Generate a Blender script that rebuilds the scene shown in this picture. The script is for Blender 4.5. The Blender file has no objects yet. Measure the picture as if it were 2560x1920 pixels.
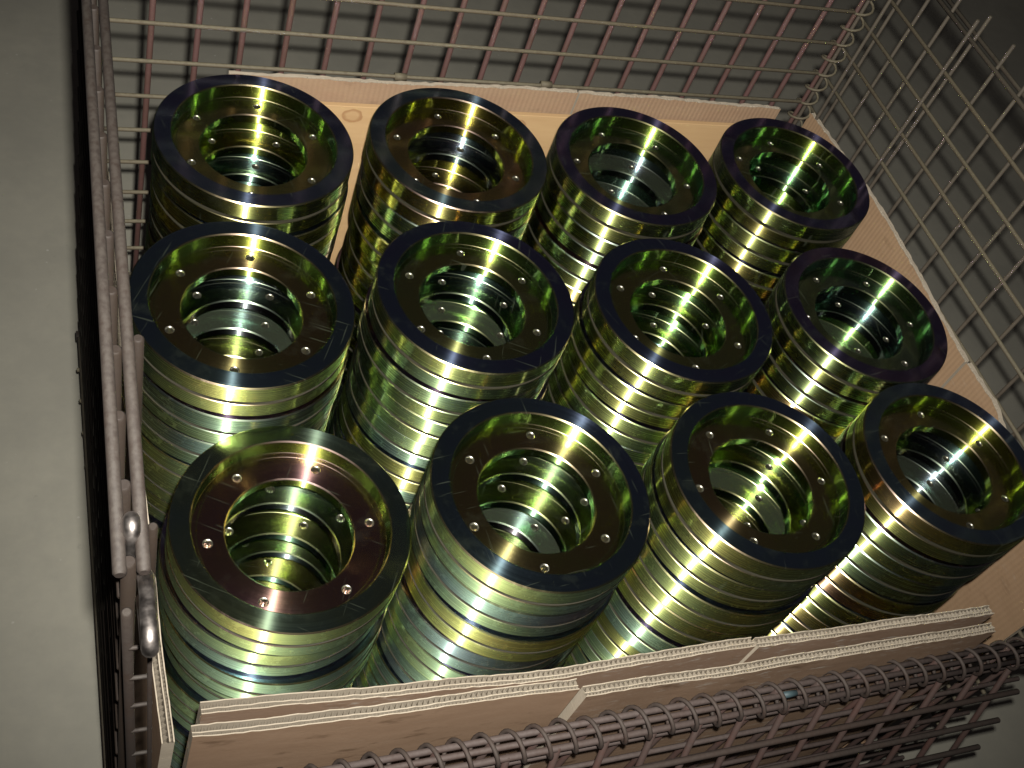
import bpy, bmesh, math, random
from mathutils import Vector, Matrix, geometry
random.seed(7)
scene = bpy.context.scene
COL = scene.collection
S = 0.1            # one ring radius = 0.1 m
ZF = -13.4         # floor level, measured from the camera in ring radii


def W(x, y, z):
    return Vector((x * S, y * S, (z - ZF) * S))


# ------------------------------------------------------------------ camera
CR = Vector((0.91785203, -0.27392847, 0.28724701))
CU = Vector((0.04577654, 0.79190957, 0.60892014))
CF = Vector((0.39427422, 0.54574941, -0.73939531))
cd = bpy.data.cameras.new('camera')
cd.sensor_width = 36.0
cd.lens = 36.0 * 2861.2 / 2560.0
cd.clip_start, cd.clip_end = 0.01, 200.0
cam = bpy.data.objects.new('camera', cd)
COL.objects.link(cam)
m = Matrix.Identity(4)
for i in range(3):
    m[i][0], m[i][1], m[i][2] = CR[i], CU[i], -CF[i]
    m[i][3] = W(0, 0, 0)[i]
cam.matrix_world = m
scene.camera = cam

# ------------------------------------------------------------------ light
world = bpy.data.worlds.new('World')
scene.world = world
world.use_nodes = True
bg = world.node_tree.nodes['Background']
bg.inputs[0].default_value = (1.0, 0.86, 0.92, 1)
bg.inputs[1].default_value = 0.019

# the flash of the compact camera that took the picture: just above and right of the lens
ld = bpy.data.lights.new('camera_flash', 'SPOT')
ld.energy = 150.0
ld.color = (1.0, 0.97, 0.90)
ld.shadow_soft_size = 0.009
ld.spot_size = math.radians(84)
ld.spot_blend = 1.0
flash = bpy.data.objects.new('camera_flash', ld)
COL.objects.link(flash)
fm = m.copy()
fp = W(0, 0, 0) + CR * 0.021 + CU * 0.034
for i in range(3):
    fm[i][3] = fp[i]
aim = Matrix.Rotation(math.radians(2.0), 4, 'Y') @ Matrix.Rotation(math.radians(5.0), 4, 'X')
flash.matrix_world = fm @ aim

scene.view_settings.view_transform = 'Standard'
scene.view_settings.look = 'None'
scene.view_settings.exposure = 0.0
scene.view_settings.gamma = 1.0
scene.render.engine = 'CYCLES'
cy = scene.cycles
cy.use_denoising = True
cy.max_bounces = 10
cy.glossy_bounces = 8
cy.diffuse_bounces = 3
cy.sample_clamp_indirect = 20.0
cy.blur_glossy = 0.05


# ------------------------------------------------------------------ node helpers
class NT:
    def __init__(self, name):
        self.mat = bpy.data.materials.new(name)
        self.mat.use_nodes = True
        self.t = self.mat.node_tree
        self.p = self.t.nodes['Principled BSDF']

    def n(self, typ, **kw):
        nd = self.t.nodes.new(typ)
        for k, v in kw.items():
            setattr(nd, k, v)
        return nd

    def l(self, a, b):
        self.t.links.new(a, b)

    def setin(self, sock, v):
        if hasattr(v, 'is_linked') or hasattr(v, 'links'):
            self.l(v, sock)
        else:
            sock.default_value = v

    def sep(self, v):
        nd = self.n('ShaderNodeSeparateXYZ')
        self.l(v, nd.inputs[0])
        return nd.outputs

    def math(self, op, a, b=0.0, c=0.0):
        nd = self.n('ShaderNodeMath', operation=op)
        self.setin(nd.inputs[0], a)
        self.setin(nd.inputs[1], b)
        self.setin(nd.inputs[2], c)
        return nd.outputs[0]

    def vmath(self, op, a, b=None):
        nd = self.n('ShaderNodeVectorMath', operation=op)
        self.setin(nd.inputs[0], a)
        if b is not None:
            self.setin(nd.inputs[1], b)
        return nd

    def coord(self, which='Object'):
        return self.n('ShaderNodeTexCoord').outputs[which]

    def mapping(self, vec, scale=(1, 1, 1), loc=(0, 0, 0)):
        nd = self.n('ShaderNodeMapping')
        self.l(vec, nd.inputs[0])
        nd.inputs['Location'].default_value = loc
        nd.inputs['Scale'].default_value = scale
        return nd.outputs[0]

    def noise(self, vec, scale, detail=3.0, rough=0.55, dims='3D'):
        nd = self.n('ShaderNodeTexNoise', noise_dimensions=dims)
        if vec is not None:
            self.l(vec, nd.inputs['Vector'])
        nd.inputs['Scale'].default_value = scale
        nd.inputs['Detail'].default_value = detail
        nd.inputs['Roughness'].default_value = rough
        return nd.outputs[0]

    def ramp(self, f, stops):
        nd = self.n('ShaderNodeValToRGB')
        self.l(f, nd.inputs[0])
        el = nd.color_ramp.elements
        while len(el) < len(stops):
            el.new(0.5)
        for e, (p, c) in zip(el, stops):
            e.position = p
            e.color = (c[0], c[1], c[2], 1) if not isinstance(c, float) else (c, c, c, 1)
        return nd.outputs[0]

    def mix(self, f, a, b, mode='MIX'):
        nd = self.n('ShaderNodeMix', data_type='RGBA', blend_type=mode)
        self.setin(nd.inputs[0], f)
        for s, v in ((nd.inputs[6], a), (nd.inputs[7], b)):
            if isinstance(v, tuple):
                s.default_value = (v[0], v[1], v[2], 1)
            else:
                self.l(v, s)
        return nd.outputs[2]

    def bump(self, h, strength, dist):
        nd = self.n('ShaderNodeBump')
        nd.inputs['Strength'].default_value = strength
        nd.inputs['Distance'].default_value = dist
        self.l(h, nd.inputs['Height'])
        self.l(nd.outputs[0], self.p.inputs['Normal'])

    def maprange(self, v, a, b, c, d):
        nd = self.n('ShaderNodeMapRange')
        self.l(v, nd.inputs[0])
        for i, q in enumerate((a, b, c, d)):
            nd.inputs[i + 1].default_value = q
        return nd.outputs[0]


def chromate(name, p0=1215.0, rough=0.30, aniso=1.0, base=(0.72, 0.71, 0.46), amp=0.22, band=True, lobes=None, dull=False):
    """Turned steel under a yellow chromate film: thin-film interference colour over a metal,
    grooves running round the axis (radial tangent)."""
    k = NT(name)
    obj = k.coord('Object')
    geo = k.n('ShaderNodeNewGeometry')
    info = k.n('ShaderNodeObjectInfo')
    cosi = k.math('ABSOLUTE', k.vmath('DOT_PRODUCT', geo.outputs['Incoming'], geo.outputs['Normal']).outputs['Value'])
    sin2 = k.math('SUBTRACT', 1.0, k.math('MULTIPLY', cosi, cosi))
    cost = k.math('SQRT', k.math('SUBTRACT', 1.0, k.math('MULTIPLY', sin2, 1 / 1.65 ** 2)))
    # film thickness: per ring, plus slow drift over the ring
    wn = k.noise(k.coord('Object'), 14.0, 2.0)
    off = k.vmath('ADD', k.mapping(obj, (9, 9, 9)), info.outputs['Location']).outputs[0]
    off = k.vmath('ADD', off, k.vmath('SCALE', (3.1, 7.7, 1.3)).outputs[0]).outputs[0]
    drift = k.noise(off, 1.6, 2.0)
    path = k.math('ADD', p0, k.math('MULTIPLY', k.math('SUBTRACT', info.outputs['Random'], 0.5), 180.0))
    path = k.math('ADD', path, k.math('MULTIPLY', k.math('SUBTRACT', drift, 0.5), 170.0))
    path = k.math('ADD', path, k.math('MULTIPLY', k.math('SUBTRACT', wn, 0.5), 80.0))
    if band:      # upper and lower half of the rim were plated unevenly
        half = k.math('GREATER_THAN', k.sep(obj)[2], 0.2125 * S)
        wnz = k.n('ShaderNodeTexWhiteNoise', noise_dimensions='1D')
        k.l(k.math('MULTIPLY_ADD', info.outputs['Random'], 531.7, half), wnz.inputs['W'])
        path = k.math('ADD', path, k.math('MULTIPLY', k.math('SUBTRACT', wnz.outputs['Value'], 0.5), 95.0))
    ocol = k.n('ShaderNodeSeparateColor')
    k.l(info.outputs['Color'], ocol.inputs[0])
    path = k.math('MULTIPLY', path, cost)
    if not band:
        path = k.math('MULTIPLY', path, ocol.outputs[1])
    ch = []
    for lam, b in zip((612.0, 545.0, 462.0), base):
        c = k.math('COSINE', k.math('MULTIPLY', path, 2 * math.pi / lam))
        ch.append(k.math('MULTIPLY', k.math('MULTIPLY_ADD', c, amp, 0.60), b))
    cmb = k.n('ShaderNodeCombineColor')
    for i in range(3):
        k.l(ch[i], cmb.inputs[i])
    # turning marks: noise that depends on radius and height only
    sx = k.n('ShaderNodeSeparateXYZ')
    k.l(obj, sx.inputs[0])
    rad = k.math('SQRT', k.math('ADD', k.math('MULTIPLY', sx.outputs[0], sx.outputs[0]),
                                k.math('MULTIPLY', sx.outputs[1], sx.outputs[1])))
    cv = k.n('ShaderNodeCombineXYZ')
    k.l(rad, cv.inputs[0])
    k.l(sx.outputs[2], cv.inputs[1])
    k.l(k.math('MULTIPLY', info.outputs['Random'], 3.0), cv.inputs[2])
    turn = k.noise(cv.outputs[0], 900.0, 2.0)
    smear = k.noise(obj, 60.0, 4.0, 0.7)
    tg = k.n('ShaderNodeTangent', direction_type='RADIAL', axis='Z')
    bmp = k.n('ShaderNodeBump')
    bmp.inputs['Strength'].default_value = 0.05
    bmp.inputs['Distance'].default_value = 0.0003
    k.l(turn, bmp.inputs['Height'])
    rvar = k.math('ADD', k.maprange(turn, 0.3, 0.7, 0.9, 1.1), k.maprange(smear, 0.55, 0.8, 0.0, 0.35))
    out = None
    for (w, along, cross) in lobes:
        g = k.n('ShaderNodeBsdfAnisotropic', distribution='GGX')
        k.l(cmb.outputs[0], g.inputs['Color'])
        r2 = math.sqrt(along * cross)
        k.l(k.math('MULTIPLY', rvar, math.sqrt(r2)), g.inputs['Roughness'])
        g.inputs['Anisotropy'].default_value = 1.0 - math.sqrt(cross / along)
        g.inputs['Rotation'].default_value = 0.0
        k.l(bmp.outputs[0], g.inputs['Normal'])
        k.l(tg.outputs[0], g.inputs['Tangent'])
        if out is None:
            out = g.outputs[0]
        else:
            mx = k.n('ShaderNodeMixShader')
            if band and cross > 0.1:      # how matt the outside of this ring's rim is
                k.l(k.math('MULTIPLY_ADD', k.math('MULTIPLY', ocol.outputs[2], k.math('GREATER_THAN', rad, 0.9 * S)), 0.46, w), mx.inputs[0])
            else:
                mx.inputs[0].default_value = w
            k.l(out, mx.inputs[1])
            k.l(g.outputs[0], mx.inputs[2])
            out = mx.outputs[0]
    # fine dust specks, and on some rings a dull matt web
    df = k.n('ShaderNodeBsdfDiffuse')
    df.inputs['Color'].default_value = (0.34, 0.40, 0.27, 1)
    vo = k.n('ShaderNodeTexVoronoi')
    k.l(off, vo.inputs['Vector'])
    vo.inputs['Scale'].default_value = 26.0
    spot = k.maprange(vo.outputs['Distance'], 0.025, 0.05, 0.16, 0.0)
    spot = k.math('MULTIPLY', spot, k.maprange(k.noise(off, 5.0, 2.0), 0.50, 0.60, 0.0, 1.0))
    smudge = k.maprange(k.noise(off, 3.2, 5.0, 0.65), 0.56, 0.75, 0.0, 0.012)
    fac = k.math('MAXIMUM', spot, smudge)
    # handling scratches, running every which way from ring to ring
    for (ang, thr) in ((0.6, 0.70), (2.1, 0.71)):
        rot = k.n('ShaderNodeVectorRotate', rotation_type='Z_AXIS')
        k.l(off, rot.inputs['Vector'])
        k.l(k.math('MULTIPLY_ADD', info.outputs['Random'], 6.0, ang), rot.inputs['Angle'])
        sc = k.noise(k.mapping(rot.outputs[0], (46.0, 1.6, 1.6)), 1.0, 2.0, 0.5)
        fac = k.math('MAXIMUM', fac, k.maprange(sc, thr, thr + 0.03, 0.0, 0.035))
    if dull:
        cs = k.n('ShaderNodeSeparateColor')
        k.l(info.outputs['Color'], cs.inputs[0])
        fac = k.math('MAXIMUM', fac, k.math('MULTIPLY', k.math('SUBTRACT', 1.0, cs.outputs[0]), 0.040))
    mx = k.n('ShaderNodeMixShader')
    k.l(fac, mx.inputs[0])
    k.l(out, mx.inputs[1])
    k.l(df.outputs[0], mx.inputs[2])
    k.l(mx.outputs[0], k.t.nodes['Material Output'].inputs['Surface'])
    return k.mat


def plain_steel(name, col=(0.55, 0.53, 0.48), rough=0.32):
    k = NT(name)
    k.p.inputs['Base Color'].default_value = (*col, 1)
    k.p.inputs['Metallic'].default_value = 1.0
    n = k.noise(k.coord(), 160.0, 3.0)
    k.l(k.maprange(n, 0.3, 0.7, rough - 0.1, rough + 0.12), k.p.inputs['Roughness'])
    return k.mat


def painted_wire(name, paint, dust, rust, amount=0.6, low=0.45):
    """Old primer on wire: dust lies on what faces up, rust shows through in patches."""
    k = NT(name)
    obj = k.coord('Object')
    info = k.n('ShaderNodeObjectInfo')
    v = k.vmath('ADD', obj, info.outputs['Location']).outputs[0]
    geo = k.n('ShaderNodeNewGeometry')
    sx = k.n('ShaderNodeSeparateXYZ')
    k.l(geo.outputs['Normal'], sx.inputs[0])
    n1 = k.noise(v, 45.0, 5.0, 0.65)
    n2 = k.noise(v, 240.0, 3.0, 0.6)
    up = k.maprange(sx.outputs[2], 0.0, 0.9, 0.0, 1.0)
    df = k.math('MULTIPLY', k.math('MULTIPLY', up, amount), k.maprange(n2, 0.32, 0.64, low, 1.15))
    c = k.mix(k.maprange(n1, 0.48, 0.66, 0.0, 0.85), paint, rust)
    c = k.mix(df, c, dust)
    c = k.mix(k.maprange(info.outputs['Random'], 0, 1, 0.0, 0.30), c, rust)
    k.l(c, k.p.inputs['Base Color'])
    k.p.inputs['Roughness'].default_value = 0.72
    k.p.inputs['Specular IOR Level'].default_value = 0.35
    k.bump(n2, 0.35, 0.0006)
    return k.mat


def cardboard(name, a, b, flute=None, dirt=0.0, flute_axis=0, period=0.006, scuff=0.55):
    k = NT(name)
    obj = k.coord('Object')
    n1 = k.noise(k.mapping(obj, (3, 3, 14)), 5.0, 5.0, 0.6)
    n2 = k.noise(k.mapping(obj, (60, 60, 260)), 3.0, 3.0, 0.6)
    c = k.mix(k.maprange(n1, 0.3, 0.7, 0.0, 1.0), a, b)
    c = k.mix(k.maprange(n2, 0.35, 0.7, 0.0, 0.18), c, (a[0] * 0.55, a[1] * 0.5, a[2] * 0.45))
    if dirt:
        st = k.noise(k.mapping(obj, (4.5, 4.5, 16)), 4.2, 4.0, 0.62)
        c = k.mix(k.maprange(st, 0.60, 0.70, 0.0, dirt), c, (0.075, 0.04, 0.02))
        sc = k.noise(k.mapping(obj, (22, 22, 110), (5, 3, 1)), 2.6, 4.0, 0.7)
        region = k.noise(k.mapping(obj, (3.5, 3.5, 5), (2, 0, 7)), 2.2, 2.0)
        scf = k.math('MULTIPLY', k.maprange(sc, 0.56, 0.68, 0.0, scuff), k.maprange(region, 0.45, 0.6, 0.0, 1.0))
        c = k.mix(scf, c, (0.42, 0.40, 0.36))
    k.l(c, k.p.inputs['Base Color'])
    k.p.inputs['Roughness'].default_value = 0.85
    k.p.inputs['Specular IOR Level'].default_value = 0.2
    if flute:
        sx = k.n('ShaderNodeSeparateXYZ')
        k.l(obj, sx.inputs[0])
        w = k.math('SINE', k.math('MULTIPLY', sx.outputs[flute_axis], 2 * math.pi / period))
        w = k.math('ADD', w, k.math('MULTIPLY', n2, 1.2))
        k.bump(w, flute, 0.0012)
    else:
        k.bump(n2, 0.25, 0.0008)
    return k.mat


def plywood(name, knots):
    k = NT(name)
    obj = k.coord('Object')
    n1 = k.noise(k.mapping(obj, (3, 3, 24)), 4.0, 4.0, 0.6)
    c = k.mix(k.maprange(n1, 0.3, 0.7, 0.0, 1.0), (0.43, 0.285, 0.145), (0.385, 0.245, 0.12))
    for (x, y, z, rr) in knots:
        d = k.vmath('DISTANCE', k.mapping(obj, (1, 0, 1.25)), (x, 0, z * 1.25)).outputs['Value']
        wob = k.math('ADD', d, k.math('MULTIPLY', k.math('SUBTRACT', k.noise(obj, 90.0, 2.0), 0.5), 0.006))
        ring = k.ramp(k.math('DIVIDE', wob, rr * 2), [(0.0, 0.25), (0.30, 0.2), (0.43, 0.75), (0.5, 0.9), (0.58, 0.0), (1.0, 0.0)])
        c = k.mix(k.math('MULTIPLY', ring, 0.8), c, (0.23, 0.11, 0.045))
    k.l(c, k.p.inputs['Base Color'])
    k.p.inputs['Roughness'].default_value = 0.7
    return k.mat


def concrete(name):
    k = NT(name)
    obj = k.coord('Object')
    n1 = k.noise(obj, 2.2, 5.0, 0.6)
    n2 = k.noise(obj, 55.0, 4.0, 0.6)
    n3 = k.noise(k.mapping(obj, (7, 7, 7), (3, 1, 0)), 3.0, 5.0, 0.7)
    c = k.mix(k.maprange(n1, 0.3, 0.7, 0.0, 1.0), (0.232, 0.222, 0.184), (0.285, 0.271, 0.222))
    c = k.mix(k.maprange(n2, 0.3, 0.75, 0.0, 0.22), c, (0.20, 0.195, 0.175))
    n4 = k.noise(k.mapping(obj, (5, 5, 5), (8, 2, 0)), 1.4, 6.0, 0.68)
    c = k.mix(k.maprange(n4, 0.42, 0.62, 0.0, 0.30), c, (0.175, 0.17, 0.145))
    c = k.mix(k.maprange(n3, 0.66, 0.74, 0.0, 0.35), c, (0.10, 0.10, 0.09))
    vo = k.n('ShaderNodeTexVoronoi')
    k.l(obj, vo.inputs['Vector'])
    vo.inputs['Scale'].default_value = 42.0
    c = k.mix(k.math('MULTIPLY', k.maprange(vo.outputs['Distance'], 0.05, 0.09, 0.5, 0.0), k.maprange(n2, 0.5, 0.6, 0.0, 1.0)), c, (0.42, 0.41, 0.37))
    k.l(c, k.p.inputs['Base Color'])
    k.p.inputs['Roughness'].default_value = 0.75
    k.p.inputs['Specular IOR Level'].default_value = 0.25
    k.bump(n2, 0.12, 0.002)
    return k.mat


# lobes: (weight, spread along the axis, spread across it) - the tool marks throw the light along the axis
M_RING = chromate('yellow_chromate_turned_rim', 1238.0, lobes=[(1, 0.60, 0.008), (0.20, 0.65, 0.036), (0.0, 0.70, 0.13)], base=(0.75, 0.70, 0.46), amp=0.22)
M_WALL = chromate('yellow_chromate_bore_wall', 1200.0, lobes=[(1, 0.45, 0.008), (0.14, 0.60, 0.035)], base=(0.64, 0.66, 0.34), amp=0.26, band=False)
M_FACE = chromate('yellow_chromate_faced', 1045.0, base=(0.70, 0.66, 0.64), amp=0.22, band=False,
                  lobes=[(1, 0.030, 0.016), (0.06, 0.45, 0.022)])
M_WEB = chromate('yellow_chromate_web', 1275.0, base=(0.72, 0.68, 0.50), amp=0.20, band=False,
                 lobes=[(1, 0.030, 0.014), (0.20, 0.42, 0.026)], dull=True)
M_EDGE = chromate('yellow_chromate_edge', 1215.0, base=(0.52, 0.50, 0.36), amp=0.12, band=False,
                  lobes=[(1, 0.07, 0.05)])
_k = NT('shaded_dirty_groove')         # shade of the deep turned grooves painted into the colour, with dull dirt
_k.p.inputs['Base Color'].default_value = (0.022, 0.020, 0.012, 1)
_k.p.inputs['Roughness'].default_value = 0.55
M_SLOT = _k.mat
M_HOLE = plain_steel('bare_steel', (0.36, 0.35, 0.29), 0.36)
M_VERT = painted_wire('red_brown_primer', (0.069, 0.031, 0.029), (0.108, 0.074, 0.061), (0.055, 0.027, 0.019), 0.7)
M_HOR = painted_wire('grey_brown_primer', (0.076, 0.062, 0.041), (0.125, 0.111, 0.073), (0.057, 0.040, 0.025), 0.9)
M_SIDE = painted_wire('pink_brown_primer', (0.062, 0.049, 0.036), (0.088, 0.079, 0.056), (0.043, 0.033, 0.024), 0.7)
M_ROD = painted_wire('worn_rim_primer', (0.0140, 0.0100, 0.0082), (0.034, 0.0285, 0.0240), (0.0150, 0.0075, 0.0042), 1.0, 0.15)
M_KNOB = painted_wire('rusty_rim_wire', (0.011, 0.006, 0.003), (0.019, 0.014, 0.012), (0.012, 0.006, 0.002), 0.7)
M_LADDER = painted_wire('scraped_front_primer', (0.053, 0.039, 0.035), (0.090, 0.071, 0.065), (0.044, 0.025, 0.019), 0.6)
M_FLAP = painted_wire('dark_flap_primer', (0.048, 0.031, 0.027), (0.073, 0.057, 0.050), (0.061, 0.028, 0.022), 0.6)
M_COIL = painted_wire('dark_spring_steel', (0.036, 0.027, 0.023), (0.068, 0.056, 0.048), (0.043, 0.025, 0.019), 0.5)
M_HOOK = plain_steel('worn_hook_steel', (0.24, 0.215, 0.20), 0.42)
M_CARD = cardboard('kraft_face', (0.269, 0.175, 0.109), (0.246, 0.155, 0.096))
M_CARD_RX = cardboard('kraft_face_ribbed_x', (0.280, 0.190, 0.121), (0.259, 0.167, 0.107), 0.14, 0.22, 0, scuff=0.12)
M_CARD_RY = cardboard('kraft_face_ribbed_y', (0.279, 0.183, 0.110), (0.258, 0.167, 0.099), 0.12, 0.22, 1, scuff=0.12)
M_CARD_D = cardboard('kraft_face_soiled', (0.220, 0.145, 0.096), (0.175, 0.112, 0.072), None, 0.75, scuff=0.5)
M_CARD_E = cardboard('kraft_face_plain', (0.250, 0.165, 0.108), (0.215, 0.138, 0.088), None, 0.6, scuff=0.05)
M_CARD_P = cardboard('kraft_face_pink', (0.214, 0.144, 0.100), (0.195, 0.126, 0.084), None, 0.25)
M_FLUTE = cardboard('kraft_flute', (0.339, 0.293, 0.230), (0.303, 0.258, 0.200))
M_FLOOR = concrete('concrete')
M_BLUE = NT('blue_paint').mat
M_BLUE.node_tree.nodes['Principled BSDF'].inputs['Base Color'].default_value = (0.035, 0.06, 0.068, 1)
M_BLUE.node_tree.nodes['Principled BSDF'].inputs['Roughness'].default_value = 0.6


# ------------------------------------------------------------------ object helpers
def tag(o, label=None, cat=None, group=None, kind=None):
    for k, v in (('label', label), ('category', cat), ('group', group), ('kind', kind)):
        if v:
            o[k] = v
    return o


def link(name, me, parent=None, mat=None):
    o = bpy.data.objects.new(name, me)
    COL.objects.link(o)
    if parent is not None:
        o.parent = parent
        o.matrix_parent_inverse = Matrix.Identity(4)
    if mat is not None and me is not None and len(me.materials) == 0:
        me.materials.append(mat)
    return o


def empty(name, loc):
    o = bpy.data.objects.new(name, None)
    o.empty_display_size = 0.05
    o.location = loc
    COL.objects.link(o)
    return o


def mesh(name, vs, fs, smooth=True):
    me = bpy.data.meshes.new(name)
    me.from_pydata([tuple(v) for v in vs], [], fs)
    if smooth:
        me.polygons.foreach_set('use_smooth', [True] * len(me.polygons))
    me.update()
    return me


_cyl = {}


def rod_mesh(length, r, n=10):
    """Round wire along +Z from the origin, ends rounded off with a small chamfer."""
    key = (round(length, 4), round(r, 5), n)
    if key in _cyl:
        return _cyl[key]
    vs, fs = [], []
    prof = [(r * 0.72, 0.0), (r, r * 0.3), (r, length - r * 0.3), (r * 0.72, length)]
    for (rr, z) in prof:
        for i in range(n):
            a = 2 * math.pi * i / n
            vs.append((rr * math.cos(a), rr * math.sin(a), z))
    for j in range(3):
        for i in range(n):
            fs.append((j * n + i, j * n + (i + 1) % n, (j + 1) * n + (i + 1) % n, (j + 1) * n + i))
    # flat caps on their own vertices
    for j in (0, 3):
        b = len(vs)
        vs += [vs[j * n + i] for i in range(n)]
        f = tuple(range(b, b + n))
        fs.append(f if j == 3 else f[::-1])
    me = mesh('rod', vs, fs)
    _cyl[key] = me
    return me


def rod(name, p, q, r, mat, parent, jit=0.0, n=10):
    p = Vector(p)
    q = Vector(q)
    if jit:
        p = p + Vector([random.uniform(-jit, jit) for _ in range(3)])
        q = q + Vector([random.uniform(-jit, jit) for _ in range(3)])
    d = q - p
    me = rod_mesh(round(d.length, 3), r, n)
    key = (me.name, mat.name)
    if len(me.materials) and me.materials[0] != mat:
        me = me.copy()
        me.materials.clear()
    o = link(name, me, parent, mat)
    base = parent_world(parent)
    o.rotation_mode = 'QUATERNION'
    o.rotation_quaternion = Vector((0, 0, 1)).rotation_difference(d.normalized())
    o.location = p - base
    return o


def parent_world(o):
    v = Vector((0, 0, 0))
    while o is not None:
        v += o.location
        o = o.parent
    return v


def sweep(points, r, n=8, cap=True):
    """Tube along a list of points (parallel transport)."""
    pts = [Vector(p) for p in points]
    vs, fs = [], []
    t0 = (pts[1] - pts[0]).normalized()
    u = t0.orthogonal().normalized()
    for i, p in enumerate(pts):
        a = pts[max(i - 1, 0)]
        b = pts[min(i + 1, len(pts) - 1)]
        t = (b - a).normalized()
        u = (u - t * u.dot(t)).normalized()
        w = t.cross(u)
        for k in range(n):
            an = 2 * math.pi * k / n
            vs.append(p + (u * math.cos(an) + w * math.sin(an)) * r)
    for i in range(len(pts) - 1):
        for k in range(n):
            fs.append((i * n + k, i * n + (k + 1) % n, (i + 1) * n + (k + 1) % n, (i + 1) * n + k))
    if cap:
        fs.append(tuple(range(n))[::-1])
        fs.append(tuple(range((len(pts) - 1) * n, len(pts) * n)))
    return vs, fs


def sweep_obj(name, points, r, mat, parent, n=8):
    base = parent_world(parent)
    vs, fs = sweep([Vector(p) - base for p in points], r, n)
    return link(name, mesh(name, vs, fs), parent, mat)


def coil(name, p, q, radius, pitch, r, mat, parent, n=16, phase=0.0):
    p, q = Vector(p), Vector(q)
    d = q - p
    L = d.length
    t = d / L
    u = Vector((0, 0, 1)) if abs(t.z) < 0.9 else Vector((1, 0, 0))
    u = (u - t * u.dot(t)).normalized()
    w = t.cross(u)
    turns = L / pitch
    pts = []
    N = int(turns * n)
    for i in range(N + 1):
        a = 2 * math.pi * i / n + phase
        wob = 1 + 0.05 * math.sin(i * 0.037 * 3) + 0.03 * math.sin(i * 0.21)
        pts.append(p + t * (L * i / N) + (u * math.cos(a) + w * math.sin(a)) * radius * wob)
    return sweep_obj(name, pts, r, mat, parent, 6)


def box(name, lo, hi, mat, parent=None, bevel=0.0):
    base = parent_world(parent)
    lo = Vector(lo) - base
    hi = Vector(hi) - base
    bm = bmesh.new()
    bmesh.ops.create_cube(bm, size=1.0)
    for v in bm.verts:
        v.co = Vector([lo[i] + (v.co[i] + 0.5) * (hi[i] - lo[i]) for i in range(3)])
    if bevel:
        bmesh.ops.bevel(bm, geom=bm.edges[:], offset=bevel, segments=2, affect='EDGES', profile=0.5)
    me = bpy.data.meshes.new(name)
    bm.to_mesh(me)
    bm.free()
    return link(name, me, parent, mat)


# ------------------------------------------------------------------ setting: the floor
def floor():
    vs = [(-12, -10, 0), (14, -10, 0), (14, 16, 0), (-12, 16, 0)]
    o = link('floor', mesh('floor', vs, [(0, 1, 2, 3)], False), None, M_FLOOR)
    tag(o, 'bare grey concrete floor of the workshop', None, None, 'structure')


floor()


# ------------------------------------------------------------------ the wire basket
PIT = 0.472
YB, XR = 10.35, 10.12
ZT, ZBOT = -5.58, -12.35


def left_x(y, z):
    top = 0.484 + 0.0335 * (y - 3.06)
    bot = 0.69 + 0.018 * (y - 4.4)
    f = (z - (-5.5)) / (-12.3 + 5.5)
    return top + (bot - top) * f


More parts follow.
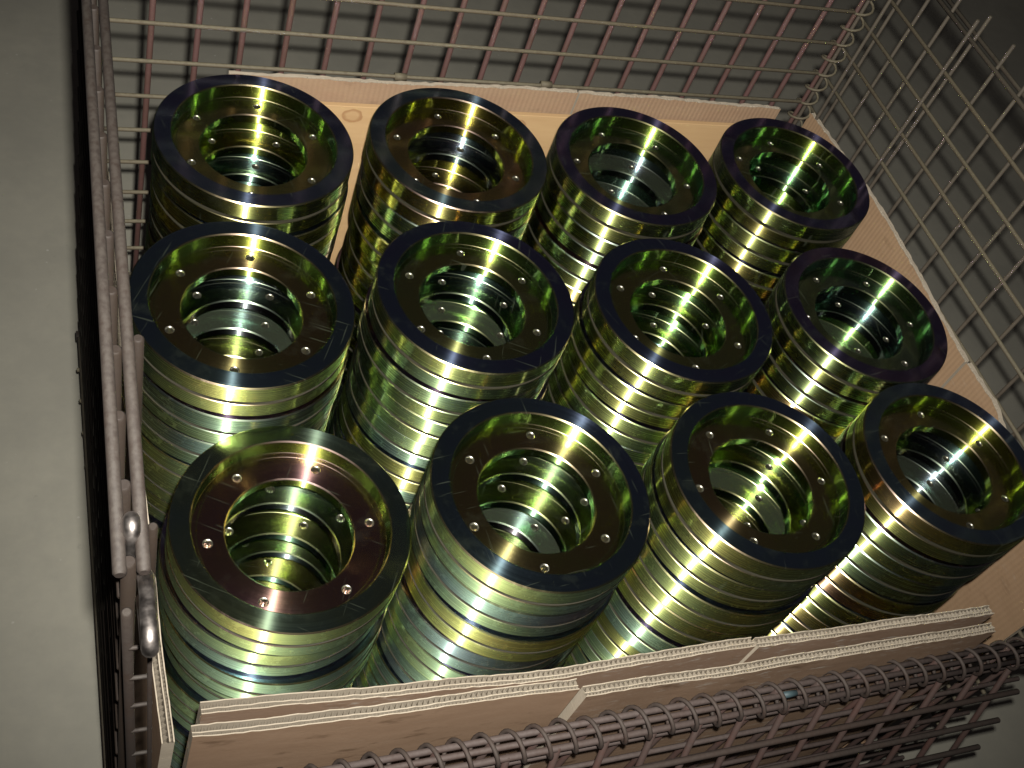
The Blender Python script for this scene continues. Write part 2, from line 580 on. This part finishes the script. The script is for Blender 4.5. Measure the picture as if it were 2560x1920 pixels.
def basket():
    root = empty('wire_basket', W(5.4, 6.6, ZF))
    tag(root, 'rusty brown wire mesh basket with spring hinges, holding the stacked rings', 'wire basket')
    hz = [-7.47 + PIT * k for k in range(-10, 5)]
    j = 0.0006
    # ---- back wall
    bp = sweep_obj('back_panel', [W(0.75, YB - 0.015, ZT), W(9.83, YB - 0.015, ZT)], 0.0028, M_HOR, root)
    for z in hz[:-1]:
        rod('horizontal_wire', W(left_x(YB, z) + 0.05, YB - 0.024, z), W(9.80, YB - 0.024, z), 0.0024, M_HOR, bp, j)
    for k in range(18):
        x = 1.405 + 0.4705 * k
        rod('vertical_wire', W(x, YB + 0.03, ZBOT), W(x, YB + 0.03, ZT + 0.02), 0.0033, M_VERT, bp, j)
    rod('vertical_wire', W(9.84, YB, ZBOT), W(9.84, YB, ZT + 0.05), 0.0029, M_VERT, bp)
    for (x, z) in ((4.17, -7.945), (6.01, -7.925)):
        c = sweep_obj('wire_clip', [W(x - 0.07, YB - 0.024, z), W(x + 0.07, YB - 0.024, z)], 0.0045, M_HOR, bp, 12)
    # ---- right wall
    rp = sweep_obj('right_panel', [W(XR + 0.01, 10.45, -5.76), W(XR + 0.01, 2.95, -5.76)], 0.0028, M_SIDE, root)
    sweep_obj('rim_rod', [W(XR + 0.09, 10.40, -5.72), W(XR + 0.09, 2.95, -5.72)], 0.0026, M_SIDE, rp)
    for z in [-7.635 + 0.467 * k for k in range(-10, 4)]:
        rod('horizontal_wire', W(XR - 0.02, 10.44, z), W(XR - 0.02, 2.9, z), 0.0025, M_HOR, rp, j)
    ys = [10.13, 9.72, 9.30, 8.77, 8.27, 7.81, 7.34, 6.87, 6.40, 5.93, 5.46, 4.99, 4.52, 4.05, 3.58, 3.11]
    for i, y in enumerate(ys):
        rod('vertical_wire', W(XR + 0.035, y, ZBOT), W(XR + 0.035, y, -5.42), 0.0023, M_SIDE, rp, j)
        if i in (0, 3):
            rod('vertical_wire', W(XR - 0.085, y + 0.015, ZBOT), W(XR - 0.085, y + 0.015, -5.5), 0.0024, M_SIDE, rp, j)
    coil('corner_spring', W(9.93, YB + 0.03, ZBOT), W(9.93, YB + 0.03, ZT), 0.0125, PIT * S / 2, 0.0018, M_HOR, root, 14)
    rod('corner_rod', W(9.99, YB + 0.07, ZBOT), W(9.99, YB + 0.07, ZT), 0.0026, M_SIDE, root)
    # ---- left wall, seen along its top edge
    lp = empty('left_panel', Vector((0, 0, 0)))
    lp.parent = root
    ye = 2.98

    def L(y, z, o=0.0):
        return W(left_x(y, z) + o, y, z)
    for o in (-0.058, 0.062):
        rod('rim_rod', L(10.35, -5.53, o), L(ye, -5.53, o), 0.0037, M_ROD, lp, 0.0, 14)
    yk = [3.06 + 0.472 * i for i in range(16)]
    for y in yk:
        rod('vertical_wire', L(y, ZBOT, -0.012), L(y, -5.525, -0.012), 0.0042, M_KNOB, lp, 0.0004, 14)
    for z in [-5.53 - PIT * k for k in range(1, 15)]:
        rod('horizontal_wire', L(10.35, z, -0.04), L(ye + 0.12, z, -0.04), 0.0024, M_KNOB, lp, 0.0003)
    rod('inner_stay', L(4.58, -7.2, 0.135), L(4.58, -5.55, 0.125), 0.0036, M_KNOB, lp, 0.0, 14)
    rod('inner_stay', L(3.32, -7.0, 0.135), L(3.32, -5.63, 0.130), 0.0028, M_KNOB, lp, 0.0, 12)
    # corner post with ladder rungs at the front end
    def lean(z):
        return 0.15 * (z + 5.6) / -6.8
    rod('corner_post', L(2.86, ZBOT, -0.03 + lean(ZBOT)), L(2.86, -5.70, -0.03), 0.0030, M_ROD, lp, 0.0, 12)
    rod('corner_wire', L(2.82, ZBOT, 0.085 + lean(ZBOT)), L(2.82, -5.75, 0.085), 0.0014, M_ROD, lp)
    for k in range(16):
        z = -6.1 - 0.40 * k
        rod('rung', L(2.84, z, -0.03 + lean(z)), L(2.84, z, 0.10 + lean(z)), 0.0014, M_ROD, lp)
    # bent hooks that hold the side walls together
    pts = []
    for i in range(13):
        a = math.pi * i / 12
        pts.append(L(3.255 + 0.075 * math.cos(a), -5.66 + 0.19 * math.sin(a), 0.015))
    sweep_obj('hook', [L(3.33, -6.0, 0.015)] + pts + [L(3.18, -6.0, 0.015)], 0.0044, M_HOOK, lp, 12)
    pts = [L(3.16, -5.98, 0.07), L(3.08, -5.74, 0.075), L(3.00, -5.62, 0.075), L(2.88, -5.575, 0.075), L(2.74, -5.56, 0.07)]
    for i in range(9):
        a = math.pi * i / 8
        pts.append(L(2.66 - 0.055 * math.sin(a), -5.62 + 0.06 * math.cos(a), 0.07))
    pts += [L(2.80, -5.72, 0.07), L(3.0, -5.85, 0.07)]
    sweep_obj('hook', pts, 0.0046, M_HOOK, lp, 12)
    # ---- front wall: lower half standing, upper half folded down outside
    cy0, cz0 = 2.785, -8.85
    fpn = sweep_obj('front_panel', [W(0.75, cy0 + 0.085, cz0 + 0.045), W(9.95, cy0 + 0.085, cz0 + 0.045)], 0.0030, M_LADDER, root)
    sweep_obj('rim_rod', [W(0.75, cy0 + 0.005, cz0 + 0.055), W(9.95, cy0 + 0.005, cz0 + 0.055)], 0.0028, M_LADDER, fpn)
    xs = [3.568 + PIT * k for k in range(-6, 14)]
    for x in xs:
        rod('vertical_wire', W(x - 0.17, cy0 + 0.045, ZBOT), W(x - 0.17, cy0 + 0.045, cz0 + 0.10), 0.0027, M_FLAP, fpn, j)
    for k in range(1, 8):
        z = cz0 - PIT * k + 0.1
        rod('horizontal_wire', W(0.75, cy0 + 0.0, z), W(9.95, cy0 + 0.0, z), 0.0026, M_LADDER, fpn, j)
    flap = sweep_obj('front_flap', [W(0.75, cy0 - 0.045, cz0 - 0.085), W(9.55, cy0 - 0.045, cz0 - 0.085)], 0.0032, M_LADDER, root)
    an = math.radians(15)
    dv = Vector((0, -math.sin(an), -math.cos(an)))
    nv = Vector((0, -math.cos(an), math.sin(an)))

    def F(x, s, o=0.0):
        q = Vector((0, cy0 - 0.045, cz0 - 0.085)) + dv * s + nv * o
        return W(x, q.y, q.z)
    for k in range(1, 7):
        rod('horizontal_wire', F(0.8, 0.472 * k, 0.065), F(9.52, 0.472 * k, 0.065), 0.0031, M_COIL, flap, j)
    for x in xs[:-1]:
        rod('vertical_wire', F(x, -0.02, 0.0), F(x, 2.95, 0.0), 0.0030, M_FLAP, flap, j)
    coil('front_spring', W(0.80, cy0 + 0.01, cz0 + 0.01), W(9.75, cy0 + 0.01, cz0 + 0.01), 0.0138, PIT * S / 2, 0.0020, M_COIL, root, 18, 0.4)
    sweep_obj('paint_mark', [W(6.29, cy0 + 0.005, cz0 + 0.055), W(6.44, cy0 + 0.005, cz0 + 0.055)], 0.0031, M_BLUE, root, 12)
    # ---- base frame and feet
    rod('base_frame', L(10.3, -12.4, -0.05), L(2.7, -12.4, -0.05), 0.0030, M_SIDE, root)
    box('base_frame', W(10.05, 2.7, -12.46), W(10.15, 10.4, -12.36), M_ROD, root, 0.001)
    for y in (2.75, 10.3):
        box('base_frame', W(0.70, y - 0.05, -12.46), W(10.05, y + 0.05, -12.36), M_ROD, root, 0.001)
    for k in range(14):
        y = 3.3 + k * 0.5
        rod('base_wire', W(0.68, y, -12.50), W(10.08, y, -12.50), 0.0030, M_HOR, root)
    for x in (1.15, 9.7):
        for y in (3.2, 9.9):
            box('foot', W(x - 0.06, y - 0.2, ZF), W(x + 0.06, y + 0.2, -12.46), M_ROD, root, 0.001)
    return root


basket()


# ------------------------------------------------------------------ cardboard
def board(name, label, top, zb, out, mats, T=0.096, flute=0.046, depth=0.30, ragged=0.010, group=None, wavy=0.005):
    """Double-wall corrugated sheet standing on edge. top: points (x, y, z) along its upper edge;
    out: direction of its thickness. Three liners and two fluted layers."""
    P = [Vector(p) for p in top]
    out = Vector(out)
    seg = []
    L = 0
    for a, b in zip(P, P[1:]):
        seg.append((L, (b - a).length, a, b))
        L += (b - a).length

    def at(s):
        s = min(max(s, 0), L)
        for (s0, l, a, b) in seg:
            if s <= s0 + l + 1e-9:
                return a + (b - a) * ((s - s0) / l)
        return P[-1]
    ph = [random.uniform(0, 6.28) for _ in range(4)]

    def edge(s):
        p = at(s)
        w = wavy * (math.sin(s * 2.1 + ph[0]) + 0.6 * math.sin(s * 4.7 + ph[1]))
        h = wavy * 0.8 * (math.sin(s * 3.1 + ph[2]) + 0.7 * math.sin(s * 7.3 + ph[3]))
        return p + out * w + Vector((0, 0, h))
    mid = at(L / 2)
    root = empty(name, W(mid.x, mid.y, zb))
    tag(root, label, 'cardboard sheet', group)
    base = root.location.copy()
    rnd = random.Random(hash(label) % 1000 if False else len(label) * 7 + int(L * 10))

    def sheet(pname, off, th, mat):
        n = max(int(L / 0.06), 4)
        vs, fs = [], []
        zs = [0, 0.12, None]
        for i in range(n + 1):
            s = L * i / n
            e = edge(s)
            rag = rnd.uniform(-ragged, ragged)
            for o in (off, off + th):
                q = e + out * o
                vs.append(W(q.x, q.y, q.z + rag) - base)
                b = at(s) + out * o
                vs.append(W(q.x, q.y, q.z - 0.35) - base)
                vs.append(W(b.x, b.y, zb) - base)
        for i in range(n):
            a, b = i * 6, (i + 1) * 6
            for k in (0, 1):
                fs.append((a + k, a + k + 1, b + k + 1, b + k))
                fs.append((a + 3 + k, b + 3 + k, b + 3 + k + 1, a + 3 + k + 1))
            fs.append((a, b, b + 3, a + 3))
        for e in (0, n * 6):
            for k in (0, 1):
                f = (e + k, e + k + 3, e + k + 4, e + k + 1)
                fs.append(f if e == 0 else f[::-1])
        me = mesh(pname, vs, fs, False)
        o = link(pname, me, root, M_FLUTE)
        me.materials.append(mat)
        face = (0, 2) if off == 0.0 else (1, 3)      # the outward face; every raw cut edge is paler
        for p in me.polygons:
            if p.index < n * 5 and p.index % 5 in face:
                p.material_index = 1
        return o
    th = 0.009
    sheet('inner_liner', 0.0, th, mats[0])
    sheet('middle_liner', T * 0.62 - th / 2, th, M_FLUTE)
    sheet('outer_liner', T - th, th, mats[1])

    def flutes(off, width, fac=1.0):
        per = flute * fac
        n = int(L / per * 6)
        vs, fs = [], []
        for i in range(n + 1):
            s = L * i / n
            e = edge(s)
            t = s / per * 2 * math.pi
            tri = math.asin(0.96 * math.sin(t)) / math.asin(0.96)
            q = e + out * (off + width * (0.5 + 0.49 * tri))
            rag = rnd.uniform(-ragged, ragged * 0.4) - 0.004
            vs.append(W(q.x, q.y, q.z + rag) - base)
            vs.append(W(q.x, q.y, q.z - depth) - base)
        for i in range(n):
            a = 2 * i
            fs.append((a, a + 1, a + 3, a + 2))
        return link('fluted_layer', mesh('fluted_layer', vs, fs), root, M_FLUTE)
    flutes(th, T * 0.62 - 1.5 * th)
    flutes(T * 0.62 + th / 2, T * 0.38 - 1.5 * th, 0.7)
    # solid core lower down, and the two cut ends
    n = max(int(L / 0.2), 2)
    vs, fs = [], []
    for i in range(n + 1):
        s = L * i / n
        e = edge(s)
        b = at(s)
        vs += [W(*(e + out * th + Vector((0, 0, -depth)))) - base, W(*(e + out * (T - th) + Vector((0, 0, -depth)))) - base]
    for i in range(n):
        a = 2 * i
        fs.append((a, a + 1, a + 3, a + 2))
    link('core', mesh('core', vs, fs, False), root, M_FLUTE)
    for s in (0.0005, L - 0.0005):
        e = edge(s)
        b = at(s)
        d = (at(min(s + 0.01, L)) - at(max(s - 0.01, 0))).normalized() * (0.0 if s < 1 else 0.0)
        m_ = 26
        vs, fs = [], []
        for i in range(m_ + 1):
            z = e.z - 0.02 + (zb - e.z) * i / m_
            c = e.lerp(Vector((b.x, b.y, e.z)), i / m_)
            r1 = rnd.uniform(0, 0.02)
            for o in (th * 0.5, T - th * 0.5):
                q = c + out * o
                vs.append(W(q.x, q.y, max(z, zb)) - base)
        for i in range(m_):
            a = 2 * i
            fs.append((a, a + 1, a + 3, a + 2))
        link('cut_end', mesh('cut_end', vs, fs, False), root, M_FLUTE)
    return root


ZB0 = -12.475
G = 'cardboard sheets lining the basket'
board('cardboard_sheet', 'pale corrugated sheet behind the wooden board at the back wall, left of the slit',
      [(2.22, 10.20, -7.95), (4.13, 10.20, -7.95), (6.40, 10.20, -7.91)], ZB0, (0, 1, 0), (M_CARD_RX, M_CARD_RX), group=G, wavy=0.005, flute=0.05, T=0.06)
board('cardboard_sheet', 'pale corrugated sheet at the back wall, right of the slit, ending near the spring',
      [(6.435, 10.20, -7.93), (8.0, 10.20, -7.95), (9.42, 10.19, -7.98)], ZB0, (0, 1, 0), (M_CARD_RX, M_CARD_RX), group=G, wavy=0.005, flute=0.05, T=0.06)
board('cardboard_sheet', 'long ribbed brown sheet along the right mesh wall, beyond its slit',
      [(10.00, 10.28, -8.07), (9.99, 8.40, -7.95), (9.99, 5.97, -8.08)], ZB0, (1, 0, 0), (M_CARD_RY, M_CARD_RY), group=G, wavy=0.005, T=0.07, flute=0.05)
board('cardboard_sheet', 'creased brown sheet at the near end of the right mesh wall',
      [(10.0, 5.945, -8.09), (9.99, 5.3, -8.06), (10.0, 4.1, -8.5), (9.99, 3.22, -8.62)], ZB0, (1, 0, 0), (M_CARD_RY, M_CARD_RY), group=G, wavy=0.005, T=0.07, flute=0.05)
board('cardboard_sheet', 'narrow sheet edge standing by the left mesh wall with frayed near end',
      [(0.80, 10.0, -8.15), (0.80, 6.0, -8.25), (0.79, 3.05, -8.15)], ZB0, (1, 0, 0), (M_CARD, M_CARD), group=G, wavy=0.006, T=0.09)
# inner board of the front wall, in two lengths either side of a slit
IB = [(1.12, 3.42, -8.42), (2.35, 3.33, -8.41), (4.08, 3.25, -8.44), (5.68, 3.255, -8.44), (5.97, 3.25, -8.43)]
board('cardboard_sheet', 'inner front sheet with open flutes, left of its slit, against the front rings',
      IB, ZB0, (0, -1, 0), (M_CARD_P, M_CARD_P), group=G, wavy=0.005)
board('cardboard_sheet', 'inner front sheet with open flutes, right of its slit',
      [(6.0, 3.24, -8.44), (7.5, 3.19, -8.41), (8.72, 3.165, -8.36)], ZB0, (0, -1, 0), (M_CARD_P, M_CARD_P), group=G, wavy=0.005)
board('cardboard_sheet', 'outer front sheet, clean brown face, left of the slanting cut',
      [(1.03, 3.23, -8.38), (2.28, 3.17, -8.37), (4.16, 3.13, -8.43)], ZB0, (0, -1, 0), (M_CARD_P, M_CARD_E), group=G, wavy=0.005)
board('cardboard_sheet', 'outer front sheet, scuffed and stained face, right of the slanting cut',
      [(4.19, 3.05, -8.42), (5.15, 3.05, -8.46), (7.35, 3.01, -8.43), (8.66, 3.00, -8.40)], ZB0, (0, -1, 0), (M_CARD_P, M_CARD_D), group=G, wavy=0.005)

# wooden board at the back
kn = [W(3.62, 0, -8.33), W(5.70, 0, -8.36)]
bo = W(6.15, 10.10, ZB0)
wb = box('wooden_board', W(2.85, 10.07, ZB0), W(9.42, 10.135, -8.20), plywood('plywood', [(kn[0].x, 0, kn[0].z, 0.011), (kn[1].x, 0, kn[1].z, 0.010)]), None, 0.0006)
tag(wb, 'smooth tan wooden board with knots standing behind the back row of rings', 'board')
bb = box('base_board', W(0.9, 3.15, -12.55 + 0.076), W(9.97, 10.06, ZB0 - 0.001), M_CARD, None)
bb.location.z -= 0.0
tag(bb, 'flat brown board lying on the bottom of the basket under the stacks', 'board')


# ------------------------------------------------------------------ the flange rings
H = 0.425
NS = 120
R_HOLE, R_BC = 0.042, 0.685
OUT = [(0.925, 0.0), (0.925, 0.028), (0.990, 0.030), (1.0, 0.040), (1.0, 0.188), (0.993, 0.194), (0.925, 0.196), (0.925, 0.228), (0.990, 0.230), (1.0, 0.240), (1.0, 0.413), (0.988, 0.425)]
TOP = [(0.988, 0.425), (0.832, 0.425), (0.820, 0.413), (0.815, 0.271), (0.811, 0.267)]
BORE = [(0.548, 0.267), (0.536, 0.256), (0.536, 0.172), (0.545, 0.163)]
BOT = [(0.545, 0.163), (0.79, 0.163), (0.80, 0.153), (0.80, 0.012), (0.812, 0.0), (0.925, 0.0)]


def ring_mesh():
    vs, fs, mats = [], [], []

    def strip(prof):
        for a, b in zip(prof, prof[1:]):
            b0 = len(vs)
            for (r, z) in (a, b):
                for i in range(NS):
                    t = 2 * math.pi * i / NS
                    vs.append((r * S * math.cos(t), r * S * math.sin(t), z * S))
            dr, dz = abs(a[0] - b[0]), abs(a[1] - b[1])
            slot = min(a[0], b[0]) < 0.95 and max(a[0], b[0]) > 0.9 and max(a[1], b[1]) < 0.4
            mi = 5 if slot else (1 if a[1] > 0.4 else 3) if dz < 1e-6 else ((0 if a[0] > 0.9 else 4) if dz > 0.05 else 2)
            for i in range(NS):
                k = (i + 1) % NS
                fs.append((b0 + i, b0 + k, b0 + NS + k, b0 + NS + i))
                mats.append(mi)
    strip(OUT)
    strip(TOP)
    strip(BORE)
    strip(BOT)
    # shallow groove round the web
    strip([(0.772, 0.2675), (0.768, 0.2695), (0.764, 0.2675)])
    # web top face with six bolt holes

    def circ(r, n, cx=0.0, cy=0.0):
        return [Vector((cx + r * math.cos(2 * math.pi * i / n), cy + r * math.sin(2 * math.pi * i / n), 0.0)) for i in range(n)]
    loops = [circ(0.811, NS), circ(0.548, NS)]
    holes = []
    for i in range(6):
        a = math.pi / 3 * i
        c = (R_BC * math.cos(a), R_BC * math.sin(a))
        holes.append(c)
        loops.append(circ(R_HOLE, 16, *c))
    flat = [p for l in loops for p in l]
    tris = geometry.tessellate_polygon(loops)
    b0 = len(vs)
    zt = 0.267
    vs.extend([(p.x * S, p.y * S, zt * S) for p in flat])
    for t in tris:
        a, b, c = [flat[i] for i in t]
        up = (b - a).cross(c - a).z > 0
        fs.append(tuple(b0 + i for i in (t if up else t[::-1])))
        mats.append(3)
    # hole walls
    for (cx, cyy) in holes:
        for (r0, z0, r1, z1) in ((R_HOLE, zt, 0.033, zt - 0.012), (0.033, zt - 0.012, 0.033, 0.163)):
            b0 = len(vs)
            for (r, z) in ((r0, z0), (r1, z1)):
                for i in range(16):
                    t = 2 * math.pi * i / 16
                    vs.append(((cx + r * math.cos(t)) * S, (cyy + r * math.sin(t)) * S, z * S))
            for i in range(16):
                k = (i + 1) % 16
                fs.append((b0 + i, b0 + 16 + i, b0 + 16 + k, b0 + k))
                mats.append(2)
    me = mesh('flange_ring', vs, fs)
    flatfaces = [abs(p.normal.z) > 0.98 for p in me.polygons]
    me.polygons.foreach_set('use_smooth', [not f for f in flatfaces])
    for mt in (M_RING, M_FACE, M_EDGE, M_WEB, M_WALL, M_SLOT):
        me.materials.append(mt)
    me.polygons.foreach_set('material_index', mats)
    me.update()
    return me


def hole_mesh():
    """Bare rim and thread of one bolt hole, centred on its own axis."""
    vs, fs = [], []
    prof = [(0.0435, 0.2682), (0.0415, 0.2686), (0.0325, 0.257), (0.0305, 0.246)]
    z = 0.246
    for i in range(5):
        prof += [(0.0330, z - 0.008), (0.0305, z - 0.016)]
        z -= 0.016
    n = 20
    for (r, zz) in prof:
        for i in range(n):
            t = 2 * math.pi * i / n
            vs.append((r * S * math.cos(t), r * S * math.sin(t), zz * S))
    for jx in range(len(prof) - 1):
        for i in range(n):
            k = (i + 1) % n
            fs.append((jx * n + i, (jx + 1) * n + i, (jx + 1) * n + k, jx * n + k))
    me = mesh('bolt_hole', vs, fs)
    me.materials.append(M_HOLE)
    return me


RING, HOLE = ring_mesh(), hole_mesh()
STACKS = [  # x, y, rings, hole angle of the top ring, where
    (2.306, 9.021, 11, 19, 'leftmost stack of the back row'),
    (4.513, 8.992, 11, 34, 'second stack from the left, back row'),
    (6.654, 8.825, 11, 44, 'third stack from the left, back row'),
    (8.861, 8.781, 11, 27, 'rightmost stack of the back row'),
    (1.876, 6.835, 11, 16, 'leftmost stack of the middle row'),
    (4.127, 6.873, 11, 26, 'second stack from the left, middle row'),
    (6.385, 6.640, 11, 23, 'third stack from the left, middle row'),
    (8.690, 6.510, 11, 54, 'rightmost stack of the middle row'),
    (2.023, 4.752, 10, 2, 'leftmost stack of the front row'),
    (4.108, 4.610, 11, 18, 'second stack from the left, front row'),
    (6.436, 4.537, 11, 58, 'third stack from the left, front row'),
    (8.690, 4.520, 11, 22, 'rightmost stack of the front row'),
]
ORD = ['topmost', 'second from top', 'third from top', 'fourth from top', 'fifth from top', 'sixth from top', 'seventh from top',
       'eighth from top', 'ninth from top', 'tenth from top', 'lowest']
DULL = {('second stack from the left, middle row', 2), ('third stack from the left, front row', 2),
        ('second stack from the left, front row', 3), ('third stack from the left, back row', 1),
        ('third stack from the left, back row', 2), ('rightmost stack of the middle row', 2),
        ('rightmost stack of the front row', 2), ('leftmost stack of the middle row', 2)}
MATTE = {(2.023, 4.752): 0.85, (4.108, 4.610): 0.75, (1.876, 6.835): 0.5, (4.127, 6.873): 0.35, (6.436, 4.537): 0.35, (6.385, 6.640): 0.2}
ring_src = bpy.data.objects.new('flange_ring', RING)
hole_src = bpy.data.objects.new('bolt_hole', HOLE)
for (sx, sy, n, ang, where) in STACKS:
    for i in range(n):
        lev = n - 1 - i                 # i = 0 is the top ring
        o = ring_src.copy()
        COL.objects.link(o)
        jx, jy = (0, 0) if i == 0 else (max(-0.04, min(0.04, random.gauss(0, 0.021))), max(-0.04, min(0.04, random.gauss(0, 0.021))))
        o.location = W(sx + jx, sy + jy, ZB0 + lev * H)
        rz = math.radians(ang) if i == 0 else random.uniform(0, 6.28)
        o.rotation_euler = (random.gauss(0, 0.0012), random.gauss(0, 0.0012), rz)
        o.color = (0.0 if (where, i) in DULL else 1.0, 1.0 if i == 0 else random.uniform(0.84, 0.98),
                   max(0.0, MATTE.get((sx, sy), 0.06) + random.uniform(-0.12, 0.12)), 1)
        word = ORD[i] if i < n - 1 else 'lowest'
        tag(o, 'yellow-green plated steel ring, %s, %s' % (word, where), 'steel ring', 'plated rings stacked in twelve piles')
        if i < 4:
            for h in range(6):
                c = hole_src.copy()
                COL.objects.link(c)
                c.parent = o
                a = math.pi / 3 * h
                c.location = (R_BC * S * math.cos(a), R_BC * S * math.sin(a), 0)
bpy.data.objects.remove(ring_src)
bpy.data.objects.remove(hole_src)
